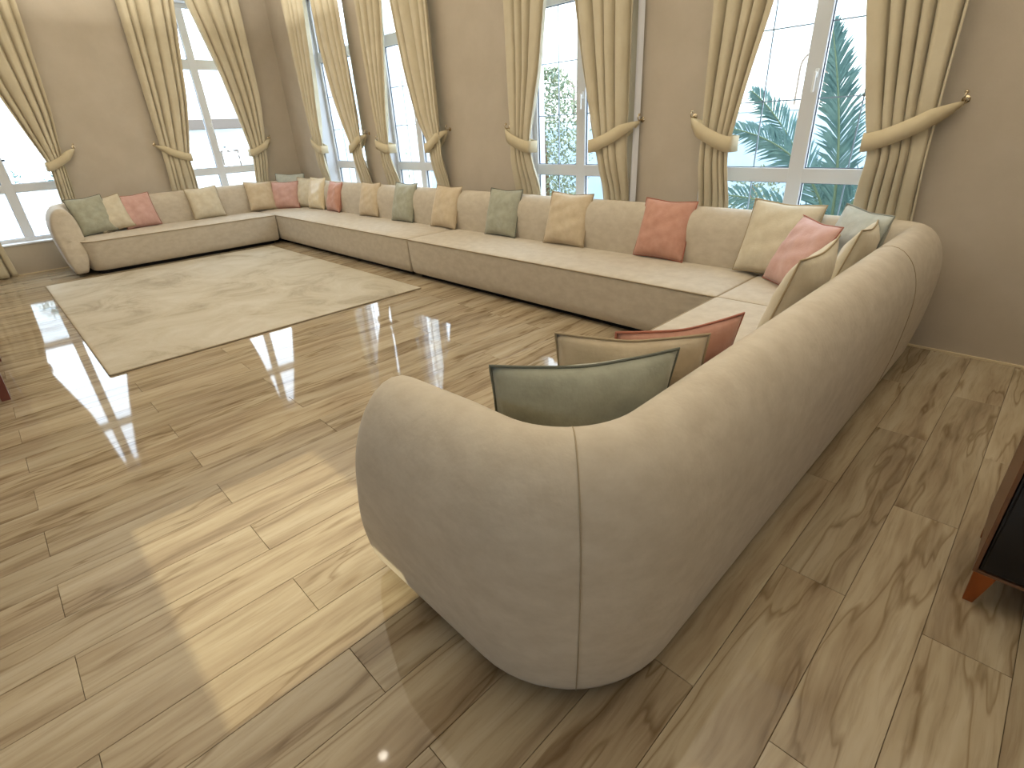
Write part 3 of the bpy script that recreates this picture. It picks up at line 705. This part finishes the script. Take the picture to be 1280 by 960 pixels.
# ------------------------------------------------------------------ reddish wooden table whose leg shows at the left edge
tb = empty('coffee_table', (-4.79, -.275, 0), 0, 'reddish brown wooden table, one tapered leg showing at the left edge', 'table')
TX, TY, TH = 1.1, .7, .46
for (lx, ly) in ((-.035, -.035), (-TX+.035, -.035), (-.035, -TY+.035), (-TX+.035, -TY+.035)):
    rings = []
    for z, s in ((TH-.035, .04), (.2, .036), (.0, .024)): rings.append([(lx-s, ly-s, z), (lx+s, ly-s, z), (lx+s, ly+s, z), (lx-s, ly+s, z)])
    MB().rings(rings).build('leg', M_REDW, tb)
ap = MB()
for q in (((-TX+.05, -.045, TH-.11), (-.05, -.02, TH-.03)), ((-TX+.05, -TY+.02, TH-.11), (-.05, -TY+.045, TH-.03)), ((-.045, -TY+.05, TH-.11), (-.02, -.05, TH-.03)), ((-TX+.02, -TY+.05, TH-.11), (-TX+.045, -.05, TH-.03))): ap.bbox(*q, .002)
ap.build('apron', M_REDW, tb)
MB().bbox((-TX-.02, -TY-.02, TH-.034), (.02, .02, TH), .006).build('table_top', M_REDW, tb)

# ------------------------------------------------------------------ ceiling downlight (its highlight shows in the floor)
dl = empty('downlight', (-3.2, 1.0, ZC), 0, 'small recessed downlight in the ceiling, seen as a glint in the floor', 'light')
k = 20
MB().rings([[(r*math.cos(2*PI*j/k), r*math.sin(2*PI*j/k), z) for j in range(k)] for r, z in ((.06, -.001), (.06, -.008), (.045, -.010), (.042, -.004))], True, False, False).build('trim_ring', M_PLASTIC, dl, True, 40)
MB().rings([[(r*math.cos(2*PI*j/k), r*math.sin(2*PI*j/k), z) for j in range(k)] for r, z in ((.042, -.003), (.03, -.005))]).build('lens', lamp_mat('warm_lamp', (1, .9, .75), 30), dl)

# ------------------------------------------------------------------ outdoors
tag(MB().box((-60, -40, -.4), (40, 60, -.14)).build('ground', M_GROUND), kind='structure')
bw = empty('boundary_wall', (-4, 9, 0), 0, 'white garden wall behind the palm and the bush', 'wall')
MB().box((-16, 0, -.14), (14, .2, 1.56)).build('wall_panel', M_PALE, bw); MB().bbox((-16, -.03, 1.56), (14, .23, 1.62), .01).build('coping', M_WHITEW, bw)
# neighbouring house with arched windows behind the garden wall
hs = empty('house', (-4, 15, 0), 0, 'white house with arched windows beyond the garden wall', 'building')
MB().box((-14, 0, -.14), (12, 6, 6.5)).build('facade', M_WHITEW, hs)
for cx in (-8.5, -5.4, -1.05, 2.6):
    r = []; k = 14; w_, zb, za = .32, 1.3, 2.45
    prof = [(cx-w_, zb), (cx+w_, zb)]+[(cx+w_*math.cos(a), za+w_*math.sin(a)) for a in np.linspace(0, PI, k)]
    fo = MB().rings([[(x_, y_, z_) for x_, z_ in prof] for y_ in (-.04, .02)]).build('arched_window', M_GREYBAND, hs)
    prof2 = [(cx+(x_-cx)*.84, zb+.06+(z_-zb)*.93) for x_, z_ in prof]
    MB().rings([[(x_, y_, z_) for x_, z_ in prof2] for y_ in (-.05, -.042)]).build('pane', M_WHITEW, fo)
# pillar seen through the second back window
for (px, lab) in ((-10.2, 'white garden column seen through the second back window'),):
    c_ = empty('column', (px, 7.2, -.14), 0, lab, 'column')
    MB().bbox((-.22, -.22, 0), (.22, .22, .3), .02).build('base', M_WHITEW, c_); MB().bbox((-.17, -.17, .3), (.17, .17, 4.4), .02).build('shaft', M_WHITEW, c_); MB().bbox((-.23, -.23, 4.4), (.23, .23, 4.6), .02).build('capital', M_WHITEW, c_)
fh = empty('house', (-18, 8.6, 0), 0, 'pale house with small grey window beyond the second back window', 'building')
MB().box((-8, 4, -.14), (3, 6, 5.4)).build('facade', M_PALE, fh)
for cx in (-3., -1.6, -.2, 1.4):
    o = MB().bbox((cx-.3, 3.96, 1.2), (cx+.3, 4.02, 1.9), .01).build('window', M_GREYBAND, fh); MB().box((cx-.25, 3.95, 1.25), (cx+.25, 3.958, 1.85)).build('pane', M_DARKGL, o)

# palm
def frond(pts, wid, n, seed, parent, drop=.3, planar=None):
    rnd = random.Random(seed)
    P_ = [Vector(p) for p in pts]
    # quadratic/cubic resample
    def bez(t):
        q = P_[:]
        while len(q) > 1: q = [q[i].lerp(q[i+1], t) for i in range(len(q)-1)]
        return q[0]
    N_ = 24; sp = [bez(i/N_) for i in range(N_+1)]
    fr = MB().tube(sp, [.014*(1-.8*i/N_)+.002 for i in range(N_+1)], 6).build('frond', M_RACH, parent, True)
    V = []; F = []
    for i in range(n):
        t = .10+.90*i/n; c = bez(t); tg = (bez(min(1, t+.02))-bez(t-.02)).normalized()
        side = planar if planar else Vector((1, 0, 0))
        side = (side-tg*side.dot(tg)).normalized(); nrm = tg.cross(side)
        for s in (-1, 1):
            L = wid*(math.sin(PI*min(1, (t*.82+.16)))**.6)*rnd.uniform(.85, 1.1)
            ang = D(48+rnd.uniform(-6, 6)-18*t)
            d = (tg*math.cos(ang)+side*s*math.sin(ang)+nrm*rnd.uniform(.1, .35)).normalized()
            e = c+d*L+Vector((0, 0, -drop*L*.4)); m_ = c+d*L*.5+Vector((0, 0, .01))
            wv = d.cross(nrm).normalized()*.013+nrm*.003
            b = len(V); V += [c-wv*.5, c+wv*.5, m_+wv, m_-wv, e]; F += [(b, b+1, b+2, b+3), (b+3, b+2, b+4)]
    lf = meshobj('leaflets', V, F, M_LEAF, fr, False); tag(lf, kind='stuff')
pc = Vector((-1.62, 6.15, .30))
pal = empty('palm_tree', (pc.x, pc.y, -.14), 0, 'young green date palm right outside the big window', 'palm')
rr = []
for i in range(9):
    z = -.0+.44*i/8; r = .17+.02*(i % 2)
    rr.append([(r*math.cos(2*PI*j/12), r*math.sin(2*PI*j/12), z) for j in range(12)])
MB().rings(rr).build('trunk', M_TRUNK, pal, True)
pl = lambda *a: [Vector(p)-Vector(pal.location) for p in a]
frond(pl((-1.62, 6.1, .3), (-1.60, 6.0, 1.1), (-1.76, 5.95, 1.75), (-1.93, 5.95, 2.25)), .36, 95, 1, pal)
frond(pl((-1.62, 6.1, .3), (-1.75, 6.0, 1.0), (-2.15, 5.95, 1.32), (-2.75, 5.9, 1.42)), .34, 48, 2, pal, planar=Vector((0, .2, 1)))
frond(pl((-1.62, 6.1, .3), (-1.85, 6.1, .9), (-2.25, 6.1, 1.5), (-2.62, 6.1, 1.75)), .34, 44, 6, pal, planar=Vector((0, .2, 1)))
frond(pl((-1.62, 6.1, .3), (-1.4, 6.0, 1.0), (-1.1, 5.9, 1.4), (-.6, 5.8, 1.3)), .34, 44, 3, pal, planar=Vector((0, .2, 1)))
frond(pl((-1.62, 6.1, .3), (-1.5, 6.2, .8), (-1.7, 6.3, 1.05), (-1.95, 6.3, .95)), .26, 30, 4, pal)
frond(pl((-1.62, 6.1, .3), (-1.8, 5.9, .6), (-2.3, 5.8, .85), (-2.9, 5.7, .75)), .28, 36, 5, pal, planar=Vector((0, .2, 1)))
# bush / small tree outside the third back window
def bush(name, loc, lab, h, rx, n, seed, m, trunks=3):
    rnd = random.Random(seed); root = empty(name, loc, 0, lab, 'bush' if h < 1.6 else 'tree')
    for t in range(trunks):
        a = rnd.uniform(0, 6.28); MB().tube([(0, 0, 0), (.1*math.cos(a), .1*math.sin(a), h*.4), (.35*rx*math.cos(a), .35*rx*math.sin(a), h*.8)], [.03, .022, .01], 6).build('branch', M_TRUNK, root, True)
    V = []; F = []
    for _ in range(n):
        u = rnd.random(); a = rnd.uniform(0, 6.28); zz = h*(.12+.88*u); rad = rx*math.sqrt(rnd.random())*math.sin(PI*(.18+.78*u))**.6
        c = Vector((rad*math.cos(a), rad*math.sin(a), zz)); d = Vector((rnd.uniform(-1, 1), rnd.uniform(-1, 1), rnd.uniform(-.6, 1))).normalized(); e = d.orthogonal().normalized()
        L = rnd.uniform(.05, .09); b = len(V); V += [c, c+d*L*.5+e*L*.22, c+d*L, c+d*L*.5-e*L*.22]; F += [(b, b+1, b+2, b+3)]
    tag(meshobj('foliage', V, F, m, root, False), kind='stuff')
bush('garden_tree', (-6.75, 7.6, -.14), 'light green leafy tree outside the window in the middle of the back wall', 2.5, .75, 4200, 5, M_BUSH)
bush('garden_bush', (-3.3, 8.2, -.14), 'low spiky shrub at the foot of the garden wall left of the palm', .95, .45, 700, 6, M_BUSH, 2)
bush('garden_bush', (-12.2, 8.3, -.14), 'low shrub outside the window nearest the room corner', 1.3, .5, 900, 7, M_BUSH, 2)

bush('planter_shrub', (-13.8, .45, -.14), 'dark shrub behind the crossed bars, left of the other one', 1.62, .40, 900, 8, M_LEAF, 2)
bush('planter_shrub', (-13.9, 1.45, -.14), 'dark shrub behind the crossed bars, nearer the curtain', 1.60, .40, 900, 9, M_LEAF, 2)
# left side: white balustrade with crossed bars, terrace steps, house with a stone band
bl = empty('balustrade', (-13, 1, 0), 0, 'white balustrade with crossed bars outside the leftmost window', 'railing')
MB().bbox((-.05, -4, 1.50), (.05, 5, 1.56), .006).build('top_rail', M_WHITEW, bl)
MB().bbox((-.04, -4, 1.40), (.04, 5, 1.44), .006).build('middle_rail', M_WHITEW, bl)
MB().bbox((-.05, -4, .96), (.05, 5, 1.02), .006).build('bottom_rail', M_WHITEW, bl)
for i in range(13):
    y = -4+i*.72
    MB().bbox((-.04, y-.03, .96), (.04, y+.03, 1.5), .004).build('post', M_WHITEW, bl)
    if i < 12:
        for s in (0, 1):
            a_, b_ = (y+.03, y+.69) if s == 0 else (y+.69, y+.03)
            MB().tube([(0, a_, 1.02), (0, b_, 1.40)], .016, 6).build('cross_bar', M_WHITEW, bl)
MB().box((-.15, -4, -.14), (.15, 5, .96)).build('plinth_wall', M_WHITEW, bl)
for i in range(4):
    tag(MB().bbox((-12.8+i*.38, -3.5, -.14), (-12.42+i*.38, 4.5, .62-.17*i), .01).build('terrace_step', M_WHITEW),
        ['white terrace step against the balustrade wall, topmost', 'white terrace step, second from the top', 'white terrace step, third from the top', 'white terrace step, lowest'][i] + ' outside the leftmost window', 'step')
h2 = empty('house', (-17, 4, 0), 0, 'white house with taupe stone band outside the left wall windows', 'building')
MB().box((-3, -8, -.14), (0, 4.8, 1.55)).build('lower_wall', M_WHITEW, h2)
MB().bbox((-3, -1.2, 1.84), (.12, 4.85, 2.08), .01).build('stone_band', M_GREYBAND, h2)
MB().box((-3, -8, 2.08), (-.28, 4.8, 3.0)).build('upper_wall', M_WHITEW, h2)
MB().box((-3, -8, 1.55), (-.3, 4.8, 2.08)).build('recess', M_WHITEW, h2)
for y in (-3.6, -1.0, 1.6, 3.6):
    o = MB().bbox((-.02, y-.25, .7), (.03, y+.25, 1.3), .008).build('window', M_GREYBAND, h2)
    MB().box((.03, y-.2, .75), (.036, y+.2, 1.25)).build('pane', M_WHITEW, o)
MB().tube([(.35, -8, 1.45), (.35, 5, 1.45)], .025, 6).build('handrail', M_WHITEW, h2)
